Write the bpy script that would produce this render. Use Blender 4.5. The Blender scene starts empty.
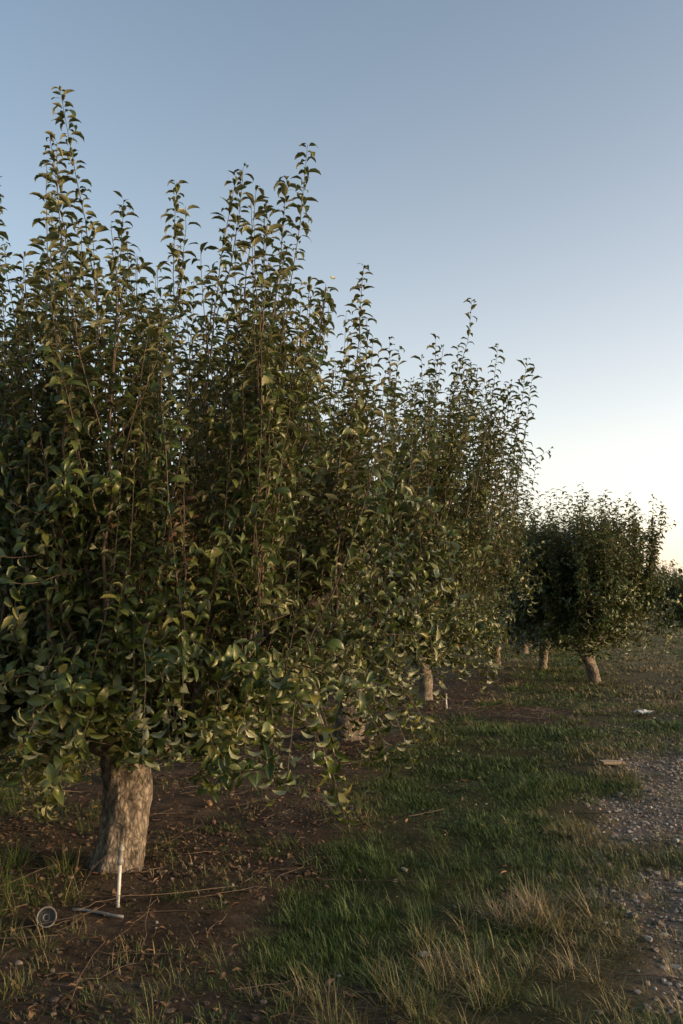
import bpy, math, numpy as np
from mathutils import Vector
rng=np.random.default_rng(7)
scene=bpy.context.scene
SUN_AZ=math.radians(104); SUN_EL=math.radians(9)

# ---------------------------------------------------------------- utils
_tab={}
def vnoise(x,y,scale,seed=0):
    if seed not in _tab: _tab[seed]=np.random.default_rng(1000+seed).random((256,256))
    T=_tab[seed]
    x=np.asarray(x,float)/scale; y=np.asarray(y,float)/scale
    xi=np.floor(x).astype(int); yi=np.floor(y).astype(int)
    fx=x-xi; fy=y-yi; fx=fx*fx*(3-2*fx); fy=fy*fy*(3-2*fy)
    a=T[xi%256,yi%256]; b=T[(xi+1)%256,yi%256]; c=T[xi%256,(yi+1)%256]; d=T[(xi+1)%256,(yi+1)%256]
    return (a*(1-fx)+b*fx)*(1-fy)+(c*(1-fx)+d*fx)*fy
def sstep(a,b,x):
    t=np.clip((x-a)/(b-a),0,1); return t*t*(3-2*t)
def rowx(y): return -1.33+.295*(y-5.4)
def uu(x,y): return (x-rowx(y))*.959
def gh(x,y):
    return (.10*(vnoise(x,y,3.1,1)-.5)+.05*(vnoise(x,y,.8,2)-.5)+.022*(vnoise(x,y,.27,3)-.5)+.010*(vnoise(x,y,.1,4)-.5))
def masks(x,y):
    u=uu(x,y)
    n=(vnoise(x,y,1.1,5)-.5)*.9+(vnoise(x,y,.35,6)-.5)*.5
    road=sstep(2.6,3.1,u+n*.7)*(1-sstep(5.6,6.4,u+n))*(1-.85*sstep(8.0,10.5,y))
    e=1.4-.6*sstep(5.4,7.8,y)*(u>0)+.3*sstep(10.5,13,y)+.35*(u<0)
    dirt=(1-sstep(e-.25,e+.25,np.abs(u+.05)+n*.6))
    g2=np.exp(-(((x-2.5)/1.0)**2+((y-12.4)/1.3)**2)); dirt=np.maximum(dirt,sstep(.35,.6,g2+n*.4))
    g3=np.exp(-(((x+.3)/.8)**2+((y-3.4)/.55)**2)); dirt=np.maximum(dirt,sstep(.4,.7,g3+n*.3))
    dirt=dirt*(1-.55*sstep(17,26,y))
    grass=np.clip(1-road-dirt,0,1)
    return grass,road,np.clip(dirt,0,1)
def build(name,V,F,mats,mi=None,attrs=None,smooth=True,parent=None):
    me=bpy.data.meshes.new(name)
    V=np.asarray(V,np.float32); F=np.asarray(F,np.int32); k=F.shape[1]
    me.vertices.add(len(V)); me.vertices.foreach_set('co',V.ravel())
    me.loops.add(F.size); me.loops.foreach_set('vertex_index',F.ravel())
    me.polygons.add(len(F)); me.polygons.foreach_set('loop_start',np.arange(0,F.size,k,dtype=np.int32))
    me.polygons.foreach_set('loop_total',np.full(len(F),k,np.int32))
    me.polygons.foreach_set('use_smooth',np.full(len(F),smooth,bool))
    for m in mats: me.materials.append(m)
    if mi is not None: me.polygons.foreach_set('material_index',np.asarray(mi,np.int32))
    if attrs:
        for n,a in attrs.items():
            at=me.attributes.new(n,'FLOAT','POINT'); at.data.foreach_set('value',np.asarray(a,np.float32))
    me.update(calc_edges=True); me.validate()
    ob=bpy.data.objects.new(name,me); scene.collection.objects.link(ob)
    if parent: ob.parent=parent
    return ob
def norm(a): return a/np.maximum(np.linalg.norm(a,axis=-1,keepdims=True),1e-9)
def tube(P,R,k=6,bump=0,sd=0,cap=False):
    P=np.asarray(P,float); n=len(P); R=np.broadcast_to(R,(n,)).astype(float)
    T=norm(np.gradient(P,axis=0)); m=np.abs(T.mean(0)); ref=np.zeros(3); ref[np.argmin(m)]=1
    S=norm(np.cross(T,ref)); U=np.cross(S,T)
    a=np.linspace(0,2*math.pi,k,endpoint=False)
    rr=R[:,None]*np.ones((n,k))
    if bump:
        s=np.linspace(0,1,n)[:,None]*np.linalg.norm(P[-1]-P[0])
        rr=rr*(1+bump*(2*vnoise(np.cos(a)[None]*.3+5+s*0+sd,s+np.sin(a)[None]*.3+7,.16,11)-1)+bump*.6*(2*vnoise(np.cos(a)[None]*.3+5,s*.6+np.sin(a)[None]*.3+7,.05,12)-1))
    V=P[:,None]+rr[...,None]*(np.cos(a)[None,:,None]*S[:,None]+np.sin(a)[None,:,None]*U[:,None])
    i=np.arange(n-1)[:,None]*k; j=np.arange(k)[None]; j2=(j+1)%k
    F=np.stack([i+j,i+j2,i+k+j2,i+k+j],-1).reshape(-1,4)
    V=V.reshape(-1,3)
    if cap:
        V=np.vstack([V,P[0],P[-1]]); c0=len(V)-2;c1=len(V)-1; jj=np.arange(0,k,2)
        F=np.vstack([F,np.stack([np.full(len(jj),c0),(jj+2)%k,jj+1,jj],-1),np.stack([np.full(len(jj),c1),(n-1)*k+jj,(n-1)*k+jj+1,(n-1)*k+(jj+2)%k],-1)])
    return V,F
class Acc:
    def __init__(s): s.V=[];s.F=[];s.M=[];s.A=[];s.n=0
    def add(s,V,F,m=0,a=0.):
        s.V.append(V);s.F.append(F+s.n);s.M.append(np.full(len(F),m));s.A.append(np.broadcast_to(a,(len(V),)));s.n+=len(V)
    def get(s): return np.vstack(s.V),np.vstack(s.F),np.concatenate(s.M),np.concatenate(s.A)
def leaf_batch(P,D,N,L,W,curl,fold,s,w,var,twist=None):
    n=len(P); B=np.cross(D,N); s=np.asarray(s);w=np.asarray(w);m=len(s)
    c=np.maximum(curl,.05)[:,None]; A=c*s[None]
    X=np.sin(A)/c; Z=(1-np.cos(A))/c
    pos=P[:,None]+L[:,None,None]*(D[:,None]*X[...,None]-N[:,None]*Z[...,None])
    nn=N[:,None]*np.cos(A)[...,None]+D[:,None]*np.sin(A)[...,None]
    ww=(W[:,None]*w[None])[...,None]; f=fold[:,None,None]
    wav=(rng.random((n,m,1))-.5)*.45
    r=pos+ww*(B[:,None]*np.cos(f)+nn*np.sin(f+wav)); wav=(rng.random((n,m,1))-.5)*.45
    l=pos+ww*(-B[:,None]*np.cos(f)+nn*np.sin(f+wav))
    V=np.stack([l,pos,r],2).reshape(-1,3)
    b=(np.arange(n)*m*3)[:,None]+(np.arange(m-1)*3)[None]
    F=np.concatenate([np.stack([b+1,b+2,b+5,b+4],-1).reshape(-1,4),np.stack([b+1,b+4,b+3,b],-1).reshape(-1,4)])
    return V,F,np.repeat(var,m*3)
HI=([0,.14,.32,.56,.80,1],[.03,.06,.8,1,.60,.02])
MD=([0,.3,.62,1],[.05,.8,1,.03])

# ---------------------------------------------------------------- materials
def newmat(name):
    m=bpy.data.materials.new(name); m.use_nodes=True; nt=m.node_tree
    return m,nt,nt.nodes['Principled BSDF'],nt.nodes['Material Output']
def nd(nt,t,**k):
    n=nt.nodes.new(t)
    for a,b in k.items(): setattr(n,a,b)
    return n
def ramp(nt,fac,stops):
    r=nd(nt,'ShaderNodeValToRGB'); e=r.color_ramp.elements
    e[0].position=stops[0][0]; e[0].color=(*stops[0][1],1); e[1].position=stops[-1][0]; e[1].color=(*stops[-1][1],1)
    for p,c in stops[1:-1]:
        x=e.new(p); x.color=(*c,1)
    nt.links.new(fac,r.inputs[0]); return r.outputs[0]
def mix(nt,f,a,b,mode='MIX'):
    m=nd(nt,'ShaderNodeMix',data_type='RGBA',blend_type=mode)
    for i,v in ((0,f),(6,a),(7,b)):
        if hasattr(v,'links'): nt.links.new(v,m.inputs[i])
        else: m.inputs[i].default_value=v if i==0 else (*v,1)
    return m.outputs[2]
def attr(nt,n): return nd(nt,'ShaderNodeAttribute',attribute_name=n).outputs['Fac']
def noise(nt,scale,det=6,rough=.6):
    tc=nd(nt,'ShaderNodeTexCoord'); n=nd(nt,'ShaderNodeTexNoise'); n.inputs['Scale'].default_value=scale;n.inputs['Detail'].default_value=det;n.inputs['Roughness'].default_value=rough
    nt.links.new(tc.outputs['Object'],n.inputs['Vector']); return n.outputs['Fac']
def bump(nt,bs,h,s,d):
    b=nd(nt,'ShaderNodeBump'); b.inputs['Strength'].default_value=s;b.inputs['Distance'].default_value=d
    nt.links.new(h,b.inputs['Height']); nt.links.new(b.outputs[0],bs.inputs['Normal'])
def leafmat(name,stops,back,trans,rough=.45,backf=.75):
    m,nt,bs,out=newmat(name)
    c=ramp(nt,attr(nt,'var'),stops)
    geo=nd(nt,'ShaderNodeNewGeometry')
    mm=nd(nt,'ShaderNodeMath',operation='MULTIPLY'); mm.inputs[1].default_value=backf; nt.links.new(geo.outputs['Backfacing'],mm.inputs[0])
    c2=mix(nt,mm.outputs[0],c,back)
    nt.links.new(c2,bs.inputs['Base Color']); bs.inputs['Roughness'].default_value=rough; bs.inputs['Specular IOR Level'].default_value=.4
    if trans:
        tr=nd(nt,'ShaderNodeBsdfTranslucent'); nt.links.new(mix(nt,.5,c,(.13,.14,.02)),tr.inputs[0])
        ms=nd(nt,'ShaderNodeMixShader'); ms.inputs[0].default_value=trans
        nt.links.new(bs.outputs[0],ms.inputs[1]);nt.links.new(tr.outputs[0],ms.inputs[2]);nt.links.new(ms.outputs[0],out.inputs[0])
    return m
M_leaf=leafmat('apple_leaf',[(0,(.024,.044,.010)),(.5,(.060,.088,.019)),(.8,(.12,.135,.036)),(.93,(.16,.14,.045)),(.96,(.17,.085,.035)),(1,(.13,.055,.03))],(.27,.28,.17),.14,.36,.85)
M_grass=leafmat('grass_blade',[(0,(.032,.062,.010)),(.45,(.064,.103,.018)),(.6,(.12,.11,.037)),(.72,(.21,.165,.085)),(1,(.33,.26,.155))],(.07,.1,.03),0,.6,0)
M_litter=leafmat('dead_leaf',[(0,(.055,.032,.02)),(.5,(.12,.07,.038)),(1,(.25,.155,.09))],(.16,.11,.07),0,.7,.4)
def barkmat(name,stops,sc,bs_=.8):
    m,nt,bs,out=newmat(name)
    tc=nd(nt,'ShaderNodeTexCoord'); mp=nd(nt,'ShaderNodeMapping'); mp.inputs['Scale'].default_value=(sc,sc,sc*.55); nt.links.new(tc.outputs['Object'],mp.inputs[0])
    n=nd(nt,'ShaderNodeTexNoise'); n.inputs['Scale'].default_value=.8; n.inputs['Detail'].default_value=9;n.inputs['Roughness'].default_value=.75;n.inputs['Distortion'].default_value=.6
    v=nd(nt,'ShaderNodeTexVoronoi',feature='DISTANCE_TO_EDGE'); v.inputs['Scale'].default_value=1.1
    nt.links.new(mp.outputs[0],n.inputs[0]); 
    va=nd(nt,'ShaderNodeVectorMath',operation='ADD'); nt.links.new(mp.outputs[0],va.inputs[0]); nt.links.new(n.outputs['Color'],va.inputs[1]); nt.links.new(va.outputs[0],v.inputs['Vector'])
    c=ramp(nt,n.outputs['Fac'],stops)
    cr=ramp(nt,v.outputs['Distance'],[(0,(.35,.32,.3)),(.2,(1,1,1))])
    nt.links.new(mix(nt,.75,c,cr,'MULTIPLY'),bs.inputs['Base Color'])
    bs.inputs['Roughness'].default_value=.85
    hh=nd(nt,'ShaderNodeMath',operation='MULTIPLY_ADD'); hh.inputs[1].default_value=.9; nt.links.new(v.outputs['Distance'],hh.inputs[0]); nt.links.new(n.outputs['Fac'],hh.inputs[2])
    bump(nt,bs,hh.outputs[0],bs_,.03); return m
M_bark=barkmat('apple_bark',[(.36,(.055,.045,.036)),(.47,(.16,.135,.11)),(.57,(.33,.285,.24)),(.72,(.46,.42,.36))],30)
m,nt,bs,out=newmat('apple_twig'); nt.links.new(ramp(nt,noise(nt,25,2),[(.3,(.05,.036,.024)),(.7,(.12,.08,.055))]),bs.inputs['Base Color']); bs.inputs['Roughness'].default_value=.6; M_twig=m

# ---------------------------------------------------------------- ground
def axis(a,b,step,lo,hi,gr=1.13):
    c=list(np.arange(a,b+1e-6,step)); s=step
    while c[-1]<hi: s*=gr; c.append(c[-1]+s)
    s=step; p=[]; x=a
    while x>lo: s*=gr; x-=s; p.append(x)
    return np.array(p[::-1]+c)
xs=axis(-3.2,4.2,.04,-1500,1500); ys=axis(2.6,9.5,.04,-1500,2500,1.06)
X,Y=np.meshgrid(xs,ys,indexing='ij'); g,r,d=masks(X,Y)
far=1-sstep(60,200,np.hypot(X,Y))
Z=gh(X,Y)*far - r*.02
nx,ny=X.shape; I=(np.arange(nx-1)[:,None]*ny+np.arange(ny-1)[None])
F=np.stack([I,I+ny,I+ny+1,I+1],-1).reshape(-1,4)
m,nt,bs,out=newmat('orchard_soil')
n1=noise(nt,3.0,8,.65); n2=noise(nt,38,6,.7); n3=noise(nt,.6,4,.5)
soil=ramp(nt,n1,[(.3,(.038,.028,.020)),(.55,(.073,.053,.038)),(.75,(.16,.122,.088))])
soil=mix(nt,.6,soil,ramp(nt,n2,[(.3,(.45,.45,.45)),(.7,(1.4,1.4,1.4))]),'MULTIPLY')
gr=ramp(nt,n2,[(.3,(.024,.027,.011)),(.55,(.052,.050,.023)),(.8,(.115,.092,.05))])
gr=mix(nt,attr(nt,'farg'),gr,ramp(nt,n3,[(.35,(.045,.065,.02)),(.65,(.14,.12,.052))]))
rd=ramp(nt,n2,[(.3,(.085,.07,.056)),(.7,(.23,.195,.165))])
c=mix(nt,attr(nt,'grass'),soil,gr); c=mix(nt,attr(nt,'road'),c,rd)
nt.links.new(c,bs.inputs['Base Color']); bs.inputs['Roughness'].default_value=.95; bs.inputs['Specular IOR Level'].default_value=.15
bump(nt,bs,n2,.9,.03)
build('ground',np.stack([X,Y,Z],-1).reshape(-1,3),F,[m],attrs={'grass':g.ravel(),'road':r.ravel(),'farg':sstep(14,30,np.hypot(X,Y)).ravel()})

# ---------------------------------------------------------------- grass
def scatter(n,x0,x1,y0,y1,dens):
    x=rng.uniform(x0,x1,n); y=rng.uniform(y0,y1,n); k=rng.random(n)<dens(x,y); 
    k&=(np.abs(x)<y*.52+1.2)
    return x[k],y[k]
ga=Acc()
def blades(cx,cy,per,rad,h,w,splay,var,seg=3,up=.9):
    n=len(cx)*per
    if n==0: return
    cx=np.repeat(cx,per);cy=np.repeat(cy,per);h=np.repeat(h,per);var=np.repeat(var,per)
    a=rng.uniform(0,2*math.pi,n); rr=np.sqrt(rng.random(n))*rad
    x=cx+np.cos(a)*rr;y=cy+np.sin(a)*rr
    P=np.stack([x,y,gh(x,y)-.01],-1)
    a2=a+rng.normal(0,.8,n); sp=np.abs(rng.normal(0,splay,n))+.08
    o=np.stack([np.cos(a2),np.sin(a2),np.zeros(n)],-1); z=np.array([0,0,1.])
    D=norm(o*np.sin(sp)[:,None]+z*np.cos(sp)[:,None])
    Nn=norm(-o*np.cos(sp)[:,None]+z*np.sin(sp)[:,None]); 
    L=h*rng.uniform(.5,1.15,n)
    B=np.cross(D,Nn); s=np.linspace(0,1,seg+1); c=rng.uniform(.2,1.6,n)
    A=c[:,None]*s; Xc=np.sin(A)/c[:,None]; Zc=(1-np.cos(A))/c[:,None]
    pos=P[:,None]+L[:,None,None]*(D[:,None]*Xc[...,None]-Nn[:,None]*Zc[...,None])
    ww=(w*rng.uniform(.6,1.3,n))[:,None,None]*(np.array([.7,1,.75,.08]) if seg==3 else np.array([.8,1,.08]))[None,:,None]
    V=np.stack([pos-B[:,None]*ww,pos+B[:,None]*ww],2).reshape(-1,3)
    V[:,2]=np.maximum(V[:,2],np.repeat(P[:,2],(seg+1)*2)+.004)
    m=seg+1; b=(np.arange(n)*m*2)[:,None]+(np.arange(seg)*2)[None]
    F=np.stack([b,b+1,b+3,b+2],-1).reshape(-1,4)
    ga.add(V,F,0,np.repeat(np.clip(var+rng.normal(0,.10,n),0,1),m*2))
def gdens(x,y):
    g,r,d=masks(x,y); n=vnoise(x,y,.55,21); n2=vnoise(x,y,.16,22); u=uu(x,y)
    bare=sstep(1.8,2.7,u)*.2+sstep(4.8,3.6,y)*.2+sstep(-1.2,-1.8,u)*.2
    return g*sstep(.08+bare,.42+bare,n*.6+n2*.4)+.12*d*sstep(.45,.7,vnoise(x,y,.4,27))+.02*d+.03*r
def gvar(x,y): 
    u=uu(x,y)
    return .07+.45*vnoise(x,y,.8,23)*(.5+vnoise(x,y,.2,26))+.24*sstep(1.9,2.8,u)+.32*sstep(4.8,3.5,y)*(vnoise(x,y,.3,24))+.12*sstep(9,16,y)+.15*(np.abs(u)<1.2)
for (n,x0,x1,y0,y1,per,rad,hh,w,sg) in [(66000,-4,5,2.9,8,11,.045,.056,.0018,3),(42000,-6,8,8,14,9,.06,.07,.0036,2),(32000,-12,16,14,30,8,.12,.08,.008,2),(16000,-30,35,30,70,7,.3,.12,.02,2)]:
    x,y=scatter(n,x0,x1,y0,y1,gdens)
    h=hh*(.35+1.3*vnoise(x,y,.5,25)**1.3)*rng.uniform(.6,1.4,len(x))
    blades(x,y,per,rad,h,w,.75,gvar(x,y),sg)
tx=[];ty=[];tv=[];th_=[]
for (x,y,n,s,v,h) in [(.95,4.55,18,.13,.80,.19),(.45,4.0,12,.14,.72,.18),(.62,4.15,9,.2,.55,.18),(.05,3.6,12,.22,.55,.15),(-.5,3.6,11,.3,.5,.14),(.8,3.75,12,.25,.7,.14),(-1.75,4.6,14,.25,.5,.2),(-1.9,5.2,18,.3,.45,.2),(-1.55,4.1,12,.25,.6,.15),(.35,4.7,20,.25,.25,.16),(.6,5.4,24,.4,.2,.15),(-2.4,6.6,20,.5,.3,.2),(1.5,5.0,12,.25,.68,.12),(1.7,6.2,14,.3,.62,.12),(.25,5.7,20,.3,.2,.16),(-1.1,3.9,8,.3,.6,.12),(.3,3.55,14,.25,.55,.15),(1.6,4.2,12,.3,.7,.1),(2.6,9,16,.5,.7,.1),(4.3,13.5,34,.8,.72,.12),(1.0,5.1,14,.3,.35,.13),(-.4,4.6,7,.35,.35,.12),(-.6,5.6,6,.3,.35,.12)]:
    tx+=list(rng.normal(x,s,n));ty+=list(rng.normal(y,s*.8,n));tv+=list(rng.normal(v,.06,n));th_+=list(rng.uniform(.6,1.3,n)*h)
blades(np.array(tx),np.array(ty),38,.05,np.array(th_),.0013,.65,np.array(tv),3)
V,F,M,A=ga.get(); build('grass',V,F,[M_grass],attrs={'var':A},smooth=False)

# ---------------------------------------------------------------- gravel
def quadsphere():
    V=[];F=[];idx={}
    def vi(p):
        if p not in idx: idx[p]=len(V); q=np.array(p,float); V.append(q/np.linalg.norm(q))
        return idx[p]
    for ax in range(3):
        for s in (-1,1):
            for i in (-1,0):
                for j in (-1,0):
                    q=[]
                    for (a,b) in ((0,0),(1,0),(1,1),(0,1)):
                        p=[0,0,0];p[ax]=s;p[(ax+1)%3]=i+a;p[(ax+2)%3]=j+b;q.append(vi(tuple(p)))
                    F.append(q if s>0 else q[::-1])
    return np.array(V),np.array(F)
QV,QF=quadsphere()
def rocks(x,y,sz,flat=.6,var=None,sink=.25):
    n=len(x); V=QV[None]*(1+rng.normal(0,.16,(n,len(QV),1)))
    S=np.stack([rng.uniform(.7,1.3,n),rng.uniform(.6,1.1,n),rng.uniform(.7,1.1,n)*flat],-1)*sz[:,None]; V=V*S[:,None]
    a=rng.uniform(0,6.28,n); c,s=np.cos(a)[:,None],np.sin(a)[:,None]
    V=np.stack([V[...,0]*c-V[...,1]*s,V[...,0]*s+V[...,1]*c,V[...,2]],-1)
    V+=np.stack([x,y,gh(x,y)-masks(x,y)[1]*.02+S[:,2]*(1-sink*2)],-1)[:,None]
    F=(QF[None]+(np.arange(n)*len(QV))[:,None,None]).reshape(-1,4)
    return V.reshape(-1,3),F,np.repeat(rng.random(n) if var is None else var,len(QV))
m,nt,bs,out=newmat('gravel_stone')
c=ramp(nt,attr(nt,'var'),[(0,(.11,.09,.075)),(.5,(.22,.19,.16)),(.85,(.33,.29,.25)),(1,(.46,.42,.38))])
c=mix(nt,.5,c,ramp(nt,noise(nt,60,3),[(.3,(.6,.6,.6)),(.7,(1.25,1.25,1.25))]),'MULTIPLY')
nt.links.new(c,bs.inputs['Base Color']);bs.inputs['Roughness'].default_value=.9;M_stone=m
x1,y1=scatter(38000,-1,6,2.9,9,lambda x,y:masks(x,y)[1]*sstep(.05,.45,vnoise(x,y,.4,31))*1.0+.010)
x2,y2=scatter(9000,0,9,9,18,lambda x,y:masks(x,y)[1]*.8+.004)
x=np.r_[x1,x2];y=np.r_[y1,y2]; sz=np.r_[rng.lognormal(-4.75,.42,len(x1)),rng.lognormal(-4.2,.4,len(x2))]
V,F,A=rocks(x,y,sz); build('gravel',V,F,[M_stone],attrs={'var':A},smooth=False)
m,nt,bs,out=newmat('soil_clod')
nt.links.new(ramp(nt,attr(nt,'var'),[(0,(.045,.032,.022)),(.8,(.11,.08,.057)),(1,(.25,.20,.16))]),bs.inputs['Base Color']);bs.inputs['Roughness'].default_value=.95
x,y=scatter(20000,-4,3,2.9,10,lambda x,y:masks(x,y)[2]*sstep(.3,.7,vnoise(x,y,.5,33)))
sz=rng.lognormal(-5.1,.5,len(x)); 
bx=rng.normal(-1.0,.3,18);by=rng.normal(3.95,.2,18); x=np.r_[x,bx];y=np.r_[y,by];sz=np.r_[sz,rng.uniform(.008,.018,18)]
V,F,A=rocks(x,y,sz,.7); build('soil_clods',V,F,[m],attrs={'var':A},smooth=False)

# ---------------------------------------------------------------- fallen leaves and twigs
x,y=scatter(56000,-5,6,2.9,18,lambda x,y:masks(x,y)[2]*(.25+.75*sstep(.35,.7,vnoise(x,y,.6,34)))*.8+.05)
n=len(x); a=rng.uniform(0,6.28,n); t=rng.normal(0,.45,(n,2))
D=norm(np.stack([np.cos(a),np.sin(a),t[:,0]*.6],-1)); N=np.stack([t[:,1],t[:,0]*.3,np.ones(n)],-1); N=norm(N-D*(N*D).sum(-1,keepdims=True))
V,F,A=leaf_batch(np.stack([x,y,gh(x,y)+rng.uniform(.004,.02,n)],-1),D,N,rng.uniform(.03,.07,n),rng.uniform(.006,.014,n),rng.uniform(-.2,1.8,n),rng.uniform(0,1.0,n),*MD,rng.random(n)**1.3)
build('fallen_leaves',V,F,[M_litter],attrs={'var':A})
ta=Acc(); x,y=scatter(3200,-5,6,2.9,16,lambda x,y:masks(x,y)[2]*.6+.04)
for px,py in zip(x,y):
    L=rng.uniform(.08,.5)*(1.7 if rng.random()<.12 else 1); a=rng.uniform(0,6.28); s=np.linspace(0,1,6)
    q=np.stack([px+np.cos(a)*L*s+rng.normal(0,.012,6),py+np.sin(a)*L*s+rng.normal(0,.012,6)],-1)
    z=gh(q[:,0],q[:,1])+.01+rng.uniform(0,.06)*s*L*3
    ta.add(*tube(np.c_[q,z],np.linspace(1,.5,6)*rng.uniform(.0015,.0045),4))
V,F,M,A=ta.get(); build('fallen_twigs',V,F,[M_twig])

# ---------------------------------------------------------------- apple trees
def bez(a,b,c,n,j=0.):
    t=np.linspace(0,1,n)[:,None]; P=(1-t)**2*a+2*t*(1-t)*b+t*t*c
    if j: P=P+rng.normal(0,j,P.shape)*np.sin(t*math.pi)
    return P
def make_tree(seed,th=1.0,H=4.35,R=2.1,nlimb=7,nriser=100,nshoot=600,nside=300,ndroop=90,sp=.03,lf=.095,prof=HI,hi=True,extra=(),lean=(.08,.05),trunk_r=.165,sides=5,skirt=.75,fall=.22,keep=None,shape=None,fill=.6,leaf_shade=0.):
    global rng
    rng=np.random.default_rng(seed); ac=Acc(); z=np.array([0,0,1.])
    nt_=44 if hi else 12; k=48 if hi else 12
    tz=np.linspace(-.12,th,nt_); f=np.clip(tz/th,0,1)
    path=np.stack([lean[0]*f+.03*np.sin(f*5),lean[1]*f,tz],-1)
    rad=trunk_r*(1-.08*f+.12*np.exp(-np.maximum(tz,0)/.06)+.06*sstep(.72,1,f))
    ac.add(*tube(path,rad,k,.17,seed*.37,cap=True),0,0)
    top=path[-1]
    if hi:
        ac.add(*tube(bez(top-z*.14+np.array([.04,-.03,0]),top+np.array([.14,-.08,-.14]),top+np.array([.25,-.13,-.08]),9),np.linspace(.065,.048,9),20,.15,3,cap=True),0,0)
    hosts=[]
    def far_end(p,az,L,el):
        return p+L*np.array([math.cos(az)*math.cos(el),math.sin(az)*math.cos(el),math.sin(el)])
    def env(x,y):
        r=math.hypot(x,y); e=H*(1-fall*min(r/R,1.1)**2)
        return e*shape(x,y) if shape else e
    for i in range(nlimb):
        az=2*math.pi*(i+rng.uniform(-.25,.25))/nlimb
        r=R*rng.uniform(.5,.85); zz=th+rng.uniform(.35,1.3); p0=top-z*rng.uniform(.02,.22)*th
        e=np.array([math.cos(az)*r,math.sin(az)*r,zz]); c=p0*.45+e*.55+np.array([0,0,rng.uniform(-.25,.35)])
        P=bez(p0,c,e,14,.025); ac.add(*tube(P,np.linspace(.07,.02,14),8 if hi else 5,.12,i),0,0); hosts.append((P,az,.0))
        for j in range(10):
            t=rng.uniform(.12,1); p=P[int(t*13)]
            el=rng.uniform(.1,1.1) if rng.random()<.66 else rng.uniform(-.5,.1)
            a2=az+rng.uniform(-1.4,1.4); e2=far_end(p,a2,rng.uniform(.4,.95),el)
            rr=math.hypot(e2[0],e2[1])
            if rr>R*.92: e2[:2]*=R*.92/rr
            e2[2]=max(e2[2],skirt+.1)
            P2=bez(p,(p+e2)/2+rng.normal(0,.06,3),e2,8,.015); ac.add(*tube(P2,np.linspace(.018,.006,8),5,0),1,0); hosts.append((P2,a2,1.))
    limbs=[h for h in hosts if h[2]==0]; subs=[h for h in hosts if h[2]==1]
    LP=[];LT=[];LS=[];LV=[]
    def shoot(P,r0,bare=.05,spc=sp,sc=1.,dead=False,wood=True):
        seg=np.linalg.norm(np.diff(P,axis=0),axis=1); cum=np.r_[0,np.cumsum(seg)]; L=cum[-1]
        if wood: ac.add(*tube(P,np.linspace(r0,.0012,len(P)),sides,0),1,0)
        n=max(4,int(L*(1-bare)/spc)); s=L*(bare+(1-bare)*np.linspace(0,1,n)**.82)
        q=np.stack([np.interp(s,cum,P[:,i]) for i in range(3)],-1); T=norm(np.gradient(P,axis=0)); tt=norm(np.stack([np.interp(s,cum,T[:,i]) for i in range(3)],-1))
        if not wood: q=q+rng.normal(0,.03,q.shape); tt=norm(tt+rng.normal(0,.5,tt.shape))
        LP.append(q);LT.append(tt); x=s/L
        LS.append(sc*(1-.25*np.clip((x-.93)/.07,0,1)**1.5)*np.clip(.8+x*1.5,0,1))
        b=rng.normal(.38,.18)+leaf_shade; v=b+rng.normal(0,.15,n)+.18*x; v=np.clip(v,0,.88)
        v=np.where(rng.random(n)<.004,rng.uniform(.9,1,n),v)
        if dead: v=rng.uniform(.94,1,n)
        LV.append(v)
    def pick(hs,lo=0,hi_=1):
        h=hs[rng.integers(len(hs))]; P=h[0]; t=rng.uniform(lo,hi_)*(len(P)-1); i=min(int(t),len(P)-2); return P[i]+(P[i+1]-P[i])*(t-i),h[1]
    risers=[]
    for i in range(nriser):
        p,az=pick(limbs,.1) if rng.random()<.45 else pick(subs,.0,.8)
        ra=math.atan2(p[1],p[0])+rng.normal(0,.6); top_=env(p[0],p[1])*rng.uniform(.5,.80)
        L=top_-p[2]
        if L<.4: continue
        ln=rng.uniform(.05,.35)*L; e=p+np.array([math.cos(ra)*ln,math.sin(ra)*ln,L]); rr=math.hypot(e[0],e[1])
        if rr>R*.95: e[:2]*=R*.95/rr
        P2=bez(p,(p+e)/2+np.array([math.cos(ra),math.sin(ra),0])*ln*.3,e,9,.03); ac.add(*tube(P2,np.linspace(.011,.004,9),5,0),1,0); risers.append((P2,ra,2.))
        shoot(P2,.01,.02,sp*fill,1.,False,False)
    for h in subs: shoot(h[0],.01,.05,sp*fill*.8,1.,False,False)
    for i in range(nshoot):
        q=rng.random()
        p,az=pick(risers,.15) if q<.66 else (pick(subs) if q<.9 else pick(limbs,.15))
        r=math.hypot(p[0],p[1]); ztop=env(p[0],p[1])*(rng.uniform(.72,.94) if rng.random()<.78 else rng.uniform(.93,1.05))
        L=min(ztop-p[2],rng.uniform(.45,1.5)); 
        if L<.2: L=.2
        ra=(math.atan2(p[1],p[0])+rng.normal(0,.9)) ; ln=rng.uniform(.05,.5)*L*(.5+.5*r/R)
        e=p+np.array([math.cos(ra)*ln,math.sin(ra)*ln,L]); e[2]=max(min(e[2],env(e[0],e[1])*1.03),p[2]+.15)
        c=(p+e)/2+np.array([math.cos(ra),math.sin(ra),0])*ln*.4+rng.normal(0,.02,3)
        shoot(bez(p,c,e,8,.006),.0026+.0014*L)
    for i in range(nside):
        p,az=pick(subs,.3) if rng.random()<.45 else pick(risers,.05,.85); ra=math.atan2(p[1],p[0])+rng.normal(0,.7); L=rng.uniform(.3,.75); el=rng.uniform(-.3,1.0)
        e=far_end(p,ra,L,el); rr=math.hypot(e[0],e[1])
        if rr>R*1.08: e[:2]*=R*1.08/rr
        c=(p+e)/2+np.array([0,0,-.12*L]); shoot(bez(p,c,e,8,.008),.003,.05)
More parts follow.
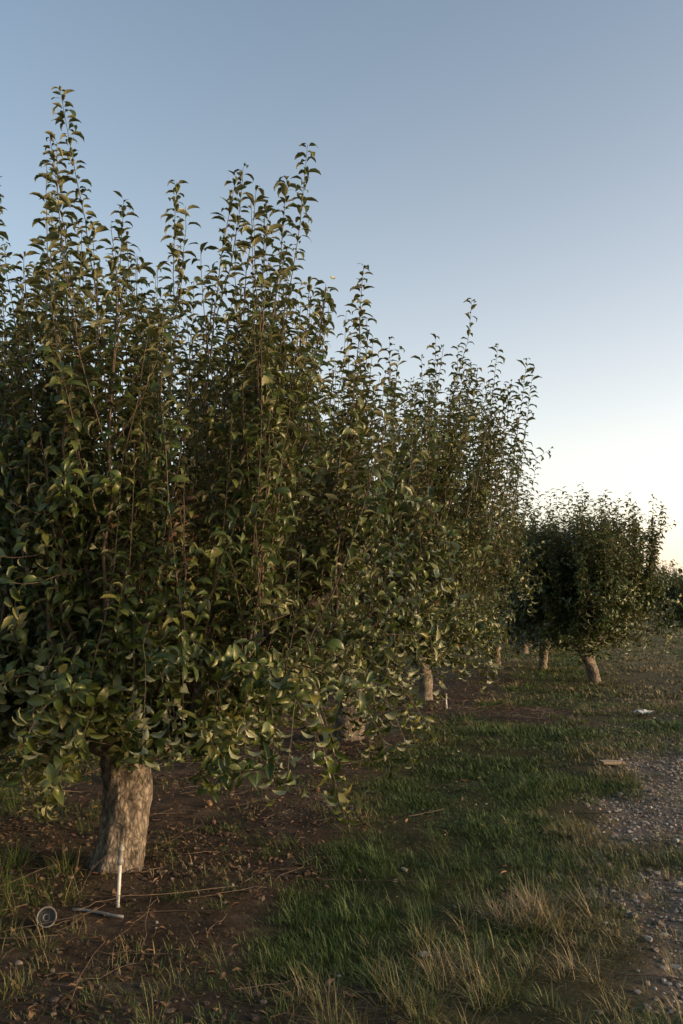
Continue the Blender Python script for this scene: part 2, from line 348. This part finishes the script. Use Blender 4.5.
    for i in range(ndroop):
        p,az=pick(subs,.2); ra=math.atan2(p[1],p[0])+rng.normal(0,.8); o=np.array([math.cos(ra),math.sin(ra),0])
        e=p+o*rng.uniform(.15,.5); e[2]=max(p[2]-rng.uniform(.3,.9),skirt+rng.uniform(-.12,.3)); rr=math.hypot(e[0],e[1])
        if rr>R*1.05: e[:2]*=R*1.05/rr
        if keep and not keep(e): e[2]=max(e[2],.88)
        shoot(bez(p,p+o*.35+z*.1,e,9,.008),.003,.05)
    for (a,c,b,dd) in extra: shoot(bez(np.array(a,float),np.array(c,float),np.array(b,float),12,.006),.006,.1,.016 if hi else .03,(.6 if dd else 1.08),dd)
    P=np.vstack(LP);T=np.vstack(LT);S=np.concatenate(LS);v=np.concatenate(LV);n=len(P)
    ph=np.arange(n)*2.39996+rng.normal(0,.35,n)
    ref=np.where(np.abs(T[:,2:3])>.8,np.array([[1.,0,0]]),np.array([[0,0,1.]])); A1=norm(np.cross(T,ref));A2=np.cross(T,A1)
    O=A1*np.cos(ph)[:,None]+A2*np.sin(ph)[:,None]
    up=rng.uniform(.3,1.2,n)[:,None]; horiz=(1-np.abs(T[:,2:3]))
    D=norm(O+T*up+z*.35*horiz+rng.normal(0,.15,(n,3)))
    N=T*1.0+z*.5+rng.normal(0,.35,(n,3)); N=norm(N-D*(N*D).sum(-1,keepdims=True))
    Lf=lf*S*rng.uniform(.6,1.25,n)
    V,F,A=leaf_batch(P,D,N,Lf,Lf*rng.uniform(.17,.24,n),rng.uniform(.5,2.5,n),rng.uniform(.15,.95,n),*prof,v)
    ac.add(V,F,2,A)
    print('tree leaves',n)
    return ac.get()
def place(data,x,y,rz=0,s=1.,me=None,name='apple_tree'):
    if me is None:
        V,F,M,A=data; ob=build(name,V,F,[M_bark,M_twig,M_leaf],M,{'var':A})
    else:
        ob=bpy.data.objects.new(name,me); scene.collection.objects.link(ob)
    ob.location=(x,y,float(gh(np.array(x),np.array(y)))-.02); ob.rotation_euler[2]=rz; ob.scale=(s,s,s); return ob
bx,by=-1.33,5.4
ex=[((.03,-.4,2.6),(-.1,-.4,3.4),(-.35,-.4,4.60),False),((-.15,-.4,2.8),(-.25,-.4,3.5),(-.4,-.4,4.3),False),((.85,-.2,2.4),(1.05,-.2,3.4),(1.12,-.2,4.36),False),((.9,-.25,2.8),(.95,-.25,3.5),(1.0,-.25,4.12),False),((.8,-.15,2.8),(.85,-.15,3.5),(.86,-.15,4.02),False),((.55,-.5,2.5),(.6,-.5,3.3),(.72,-.5,4.0),False),
 ((.3,-.2,2.5),(.3,-.2,3.3),(.32,-.2,4.12),False),((-.1,.1,2.5),(-.1,.1,3.4),(-.08,.1,4.15),False),((-.75,-.1,2.4),(-.8,-.1,3.4),(-.85,-.1,4.15),False),((1.35,0,2.0),(1.42,0,3.0),(1.47,0,3.66),False),
 ((.45,-1.0,2.0),(.55,-1.25,1.95),(.52,-1.3,1.6),True),((.5,-1.0,2.2),(.6,-1.2,2.1),(.58,-1.25,1.75),True),((.5,-1.1,2.1),(.6,-1.3,2.0),(.62,-1.35,1.65),True),
 ((.1,-.7,1.2),(-.1,-1.2,1.35),(-.35,-1.5,1.05),False),((.1,-.7,1.2),(.1,-1.3,1.3),(.0,-1.6,.98),False),((.1,-.7,1.15),(.25,-1.3,1.2),(.2,-1.5,.93),False),((-.1,-.6,1.2),(-.4,-1.1,1.25),(-.5,-1.3,.8),False),((.9,-.6,1.2),(1.2,-1.0,1.1),(1.35,-1.15,.55),False),((1.0,-.5,1.2),(1.3,-.7,1.1),(1.3,-.8,.6),False),((1.1,-.3,1.2),(1.5,-.4,1.1),(1.6,-.5,.65),False),
 ((1.1,0,1.3),(1.6,0,1.2),(1.75,-.1,.6),False),((1.1,.1,1.3),(1.5,.2,1.2),(1.5,.1,.6),False),((1.2,.3,1.3),(1.7,.3,1.2),(1.9,.3,.7),False),((.8,-.5,1.2),(1.0,-.9,1.1),(1.0,-1.0,.7),False)]
r2=np.random.default_rng(3)
for i in range(64):
    a=r2.uniform(1.5,4.3); q=r2.uniform(1.0,2.0); x=math.cos(a)*q;y=math.sin(a)*q
    if x>-.35 and y<0: continue
    ex.append(((x*.6,y*.6,1.4),(x*.95,y*.95,1.4),(x,y,r2.uniform(.42,.85)),False))
for i in range(30):
    x=r2.uniform(-1.3,-.3); y=r2.uniform(-.5,1.5)
    ex.append(((x*.6,y*.6,1.3),(x*1.05,y*1.05,1.25),(x,y,r2.uniform(.28,.6)),False))
kp=lambda e: not (-.55<e[0]<.95 and e[1]<.6)
shp=lambda x,y: (1-.15*float(sstep(.9,1.25,x))-.07*float(sstep(1.3,1.9,x)))*(1-.13*float(sstep(.4,1.6,-y)))
t1=place(make_tree(11,th=.80,H=4.35,R=2.05,nriser=125,nshoot=900,nside=460,ndroop=190,lf=.089,extra=ex,trunk_r=.142,skirt=.66,keep=kp,fall=.12,shape=shp,fill=.48),bx,by)
ex2=[((.4,-1.0,1.2),(.4,-1.5,1.2),(.3+.1*i,-1.7-.1*(i%2),.3+.08*(i%3)),False) for i in range(-4,5)]
for i in range(16):
    x=r2.uniform(1.0,1.9); y=r2.uniform(-1.2,.6); zt=4.4-.6*(x-1)+r2.uniform(-.35,.15); ex2.append(((x-.25,y,zt-1.5),(x-.1,y,zt-.8),(x,y,zt),False))
t2=place(make_tree(22,th=.9,H=4.95,R=2.25,nriser=110,nshoot=700,nside=400,ndroop=150,sp=.037,lf=.103,prof=MD,hi=False,extra=ex2,skirt=.7,fall=.14),.05,10.0)
ex3=[]
for i in range(18):
    x=r2.uniform(.6,1.5); y=r2.uniform(-1.2,.6); zt=4.95-.45*(x-.6)+r2.uniform(-.5,.1); ex3.append(((x-.3,y,zt-1.8),(x-.1,y,zt-.9),(x,y,zt),False))
t3=place(make_tree(33,th=.9,H=4.9,R=2.1,nshoot=520,nside=360,ndroop=80,sp=.045,lf=.118,prof=MD,hi=False,sides=4,lean=(-.05,0),skirt=.95,trunk_r=.12,extra=ex3,fall=.2),1.37,14.8)
fd=make_tree(44,th=.8,H=4.05,R=1.68,nlimb=9,nriser=130,nshoot=600,nside=440,ndroop=140,sp=.046,lf=.12,prof=MD,hi=False,sides=3,lean=(-.25,.0),skirt=.5,trunk_r=.105,fill=.36,leaf_shade=-.15,fall=.2)  # leaf colour shifted darker: shade of the far silhouettes painted into the leaves
f1=place(fd,5.0,17.7,0,1.06); fm=f1.data
for (x,y,rz,s) in [(4.75,21.2,1.6,1.0),(3.93,22.7,1.1,1.05),(5.6,27.5,4.,1.0),(6.9,33,2.,1.1),(-6.4,7.5,1.,1.1),(-5.3,12.3,3.,1.15),(-3.9,17,5.,1.15),(14.0,36,1.3,.9),(15.8,45,3.3,.95),(18.5,44,.4,.95),(9,43,2.2,1.05)]:
    place(None,x,y,rz,s,fm)

# distant trees
rng=np.random.default_rng(5)
P=[];
for i in range(90):
    a=rng.uniform(-.6,1.0); dist=rng.uniform(110,170); cx,cy=math.sin(a)*dist,math.cos(a)*dist; h=rng.uniform(2.5,6); w=rng.uniform(3,6)
    n=420; q=rng.normal(0,1,(n,3)); q=norm(q)*rng.random((n,1))**.4; P.append(q*np.array([w,w*.7,h*.5])+np.array([cx,cy,h*.5]))
P=np.vstack(P); n=len(P); D=norm(rng.normal(0,1,(n,3))); N=rng.normal(0,1,(n,3)); N=norm(N-D*(N*D).sum(-1,keepdims=True)); L=rng.uniform(.4,1.1,n)
V,F,A=leaf_batch(P,D,N,L,L*.35,rng.uniform(.3,1,n),rng.uniform(0,.5,n),*MD,np.clip(rng.normal(.4,.2,n),0,.85))
build('distant_trees',V,F,[M_leaf],attrs={'var':A})

# ---------------------------------------------------------------- small objects
def simple(name,col,rough=.5,var=.25,sc=30):
    m,nt,bs,out=newmat(name)
    c=mix(nt,1.,col,ramp(nt,noise(nt,sc,5),[(.3,(1-var*1.6,)*3),(.7,(1+var*.4,)*3)]),'MULTIPLY'); nt.links.new(c,bs.inputs['Base Color']); bs.inputs['Roughness'].default_value=rough; return m
M_white=simple('white_pvc',(.68,.67,.64)); M_grey=simple('grey_plastic',(.16,.16,.15)); M_met=simple('grey_pvc',(.30,.30,.28))
def g1(x,y): return float(gh(np.array(x),np.array(y)))
def emp(name,x,y):
    e=bpy.data.objects.new(name,None); scene.collection.objects.link(e); e.location=(x,y,g1(x,y)); return e
def lathe(prof,k=20):
    prof=np.array(prof,float); a=np.linspace(0,2*math.pi,k,endpoint=False)
    V=np.stack([prof[:,0,None]*np.cos(a),prof[:,0,None]*np.sin(a),prof[:,1,None]+0*a],-1).reshape(-1,3); n=len(prof)
    i=np.arange(n-1)[:,None]*k; j=np.arange(k)[None]; j2=(j+1)%k
    return V,np.stack([i+j,i+j2,i+k+j2,i+k+j],-1).reshape(-1,4)
def riser(x,y,h,s=1.,tilt=0.):
    e=emp('irrigation_riser',x,y); e.rotation_euler[1]=tilt
    V,F=lathe([(0,-.05),(.009*s,-.05),(.0085*s,h*.72),(0,h*.72)]); build('white_pipe',V,F,[M_white],parent=e)
    V,F=lathe([(0,h*.68),(.016*s,h*.68),(.017*s,h*.74),(.013*s,h*.76),(.013*s,h*.9),(.017*s,h*.905),(.017*s,h*.95),(.010*s,h*.96),(.008*s,h),(0,h)]); build('sprinkler_fitting',V,F,[M_met],parent=e)
riser(-1.144,4.72,.31,1.,math.radians(2)); riser(1.55,13.3,.22,1.3,math.radians(-3))
V,F=lathe([(.032,-.03),(.045,-.03),(.047,.0),(.047,.035),(.043,.037),(.040,.034),(.038,-.02),(.020,-.022),(.018,.005),(.012,.006),(.010,-.024),(0,-.024)],28)
o=build('plastic_sprinkler_cup',V,F,[M_grey]); o.location=(-1.405,4.4,g1(-1.4,4.4)+.04); o.rotation_euler=(math.radians(68),0,math.radians(20))
s=np.linspace(0,1,9); p=np.stack([-1.35+.28*s,4.64-.10*s+.01*np.sin(s*5),np.full(9,.0)],-1); p[:,2]=gh(p[:,0],p[:,1]).max()+.006
V,F=tube(p,.007,12,cap=True); build('pipe_offcut',V,F,[M_met])
def sheet(name,x,y,w,l,cr,mat,rz,lift):
    n=14; a,b=np.meshgrid(np.linspace(-.5,.5,n),np.linspace(-.5,.5,n),indexing='ij')
    z=cr*(vnoise(a*w+3+x,b*l+y,.06,41)-.3)+lift+.5*cr*(vnoise(a*w+x,b*l+9,.025,42))
    e=1+.25*(vnoise(a+5,b+3,.3,43)-.5); V=np.stack([a*w*e,b*l*e,z],-1).reshape(-1,3)
    I=(np.arange(n-1)[:,None]*n+np.arange(n-1)[None]); F=np.stack([I,I+n,I+n+1,I+1],-1).reshape(-1,4)
    o=build(name,V,F,[mat]); o.location=(x,y,g1(x,y)); o.rotation_euler[2]=rz; return o
sheet('paper_litter',4.14,12.3,.24,.2,.05,M_white,.3,.05)
M_card=simple('weathered_wood',(.30,.24,.17),.9)
V=np.array([[sx*w,sy*.045,sz*.011] for sx,w in ((-1,.11),(0,.1),(1,.115)) for sy in (-1,1) for sz in (-1,1)],float)
F=np.array([[0,1,3,2],[8,10,11,9],[0,4,5,1],[4,8,9,5],[2,3,7,6],[6,7,11,10],[1,5,7,3],[5,9,11,7],[0,2,6,4],[4,6,10,8]])
o=build('wood_piece',V,F,[M_card],smooth=False); o.location=(2.5,8.4,g1(2.5,8.4)+.03); o.rotation_euler=(.1,.05,.25)
bv=o.modifiers.new('b','BEVEL'); bv.width=.003
ap=Acc(); prof=np.array([(0,-.026),(.008,-.030),(.017,-.029),(.028,-.018),(.034,.0),(.034,.012),(.027,.026),(.016,.031),(.007,.028),(0,.021)])
m,nt,bs,out=newmat('apple_skin'); nt.links.new(ramp(nt,attr(nt,'var'),[(0,(.22,.16,.06)),(.6,(.18,.10,.05)),(1,(.12,.06,.035))]),bs.inputs['Base Color']); bs.inputs['Roughness'].default_value=.5; M_apple=m
pts=[(-.91,6.5),(-1.0,6.9),(-2.2,7.2),(-.2,7.4),(1.1,14.2),(.9,13.8)]
for (x,y) in pts:
    V,F=lathe(prof*rng.uniform(.5,.75),16); R_=np.array(Vector((rng.normal(),rng.normal(),rng.normal()+.5)).to_track_quat('Z','Y').to_matrix())
    V2,F2=tube(np.array([[0,0,.016],[.002,0,.024],[.005,0,.034]]),.0015,4)
    ap.add(V@R_.T+np.array([x,y,g1(x,y)+.016]),F,0,rng.random()); ap.add(V2@R_.T+np.array([x,y,g1(x,y)+.016]),F2,1,0)
V,F,M,A=ap.get(); build('fallen_apples',V,F,[M_apple,M_twig],M,{'var':A})

# ---------------------------------------------------------------- light
w=bpy.data.worlds.new('World'); scene.world=w; w.use_nodes=True; nt=w.node_tree
sky=nt.nodes.new('ShaderNodeTexSky'); sky.sky_type='NISHITA'; sky.sun_disc=False; sky.sun_elevation=SUN_EL; sky.sun_rotation=SUN_AZ; sky.altitude=200; sky.air_density=1.; sky.dust_density=2.5; sky.ozone_density=2.
base=mix(nt,1.,sky.outputs[0],(2.65,2.22,1.85),'MULTIPLY')
# low evening haze: whitens the sky towards the horizon, most on the bright side
tc=nd(nt,'ShaderNodeTexCoord'); sx=nd(nt,'ShaderNodeSeparateXYZ'); nt.links.new(tc.outputs['Generated'],sx.inputs[0])
def mth(op,a,b=None,cl=False):
    n=nd(nt,'ShaderNodeMath',operation=op,use_clamp=cl)
    for i,v in enumerate((a,b)):
        if v is None: continue
        if hasattr(v,'links'): nt.links.new(v,n.inputs[i])
        else: n.inputs[i].default_value=v
    return n.outputs[0]
hz=mth('POWER',mth('SUBTRACT',1.,mth('MAXIMUM',sx.outputs[2],0.)),3.0)
dt=nd(nt,'ShaderNodeVectorMath',operation='DOT_PRODUCT'); nt.links.new(tc.outputs['Generated'],dt.inputs[0]); dt.inputs[1].default_value=(math.sin(math.radians(50)),math.cos(math.radians(50)),0)
side=mth('POWER',mth('ADD',mth('MULTIPLY',dt.outputs['Value'],.5),.5,True),2.4)
hf=mth('MULTIPLY',hz,side)
hzc=nd(nt,'ShaderNodeVectorMath',operation='SCALE'); hzc.inputs[0].default_value=(6.8,5.3,4.6); nt.links.new(hf,hzc.inputs['Scale'])
fin=nd(nt,'ShaderNodeVectorMath',operation='ADD'); nt.links.new(base,fin.inputs[0]); nt.links.new(hzc.outputs[0],fin.inputs[1])
nt.links.new(fin.outputs[0],nt.nodes['Background'].inputs[0]); nt.nodes['Background'].inputs[1].default_value=.15
sl=bpy.data.lights.new('sun','SUN'); sl.energy=2.8; sl.angle=math.radians(2.0); sl.color=(1,.72,.42)
so=bpy.data.objects.new('sun',sl); scene.collection.objects.link(so)
S=Vector((math.sin(SUN_AZ)*math.cos(SUN_EL),math.cos(SUN_AZ)*math.cos(SUN_EL),math.sin(SUN_EL))); so.rotation_euler=S.to_track_quat('Z','Y').to_euler(); so.location=(20,5,8)
cam=bpy.data.cameras.new('camera'); co=bpy.data.objects.new('camera',cam); scene.collection.objects.link(co); scene.camera=co
cam.sensor_fit='VERTICAL'; cam.sensor_height=24; cam.lens=24*887/1024; cam.clip_end=5000
co.location=(0,0,1.5); co.rotation_euler=(math.radians(96),0,0)
scene.view_settings.view_transform='Standard'; scene.view_settings.look='None'; scene.view_settings.exposure=0
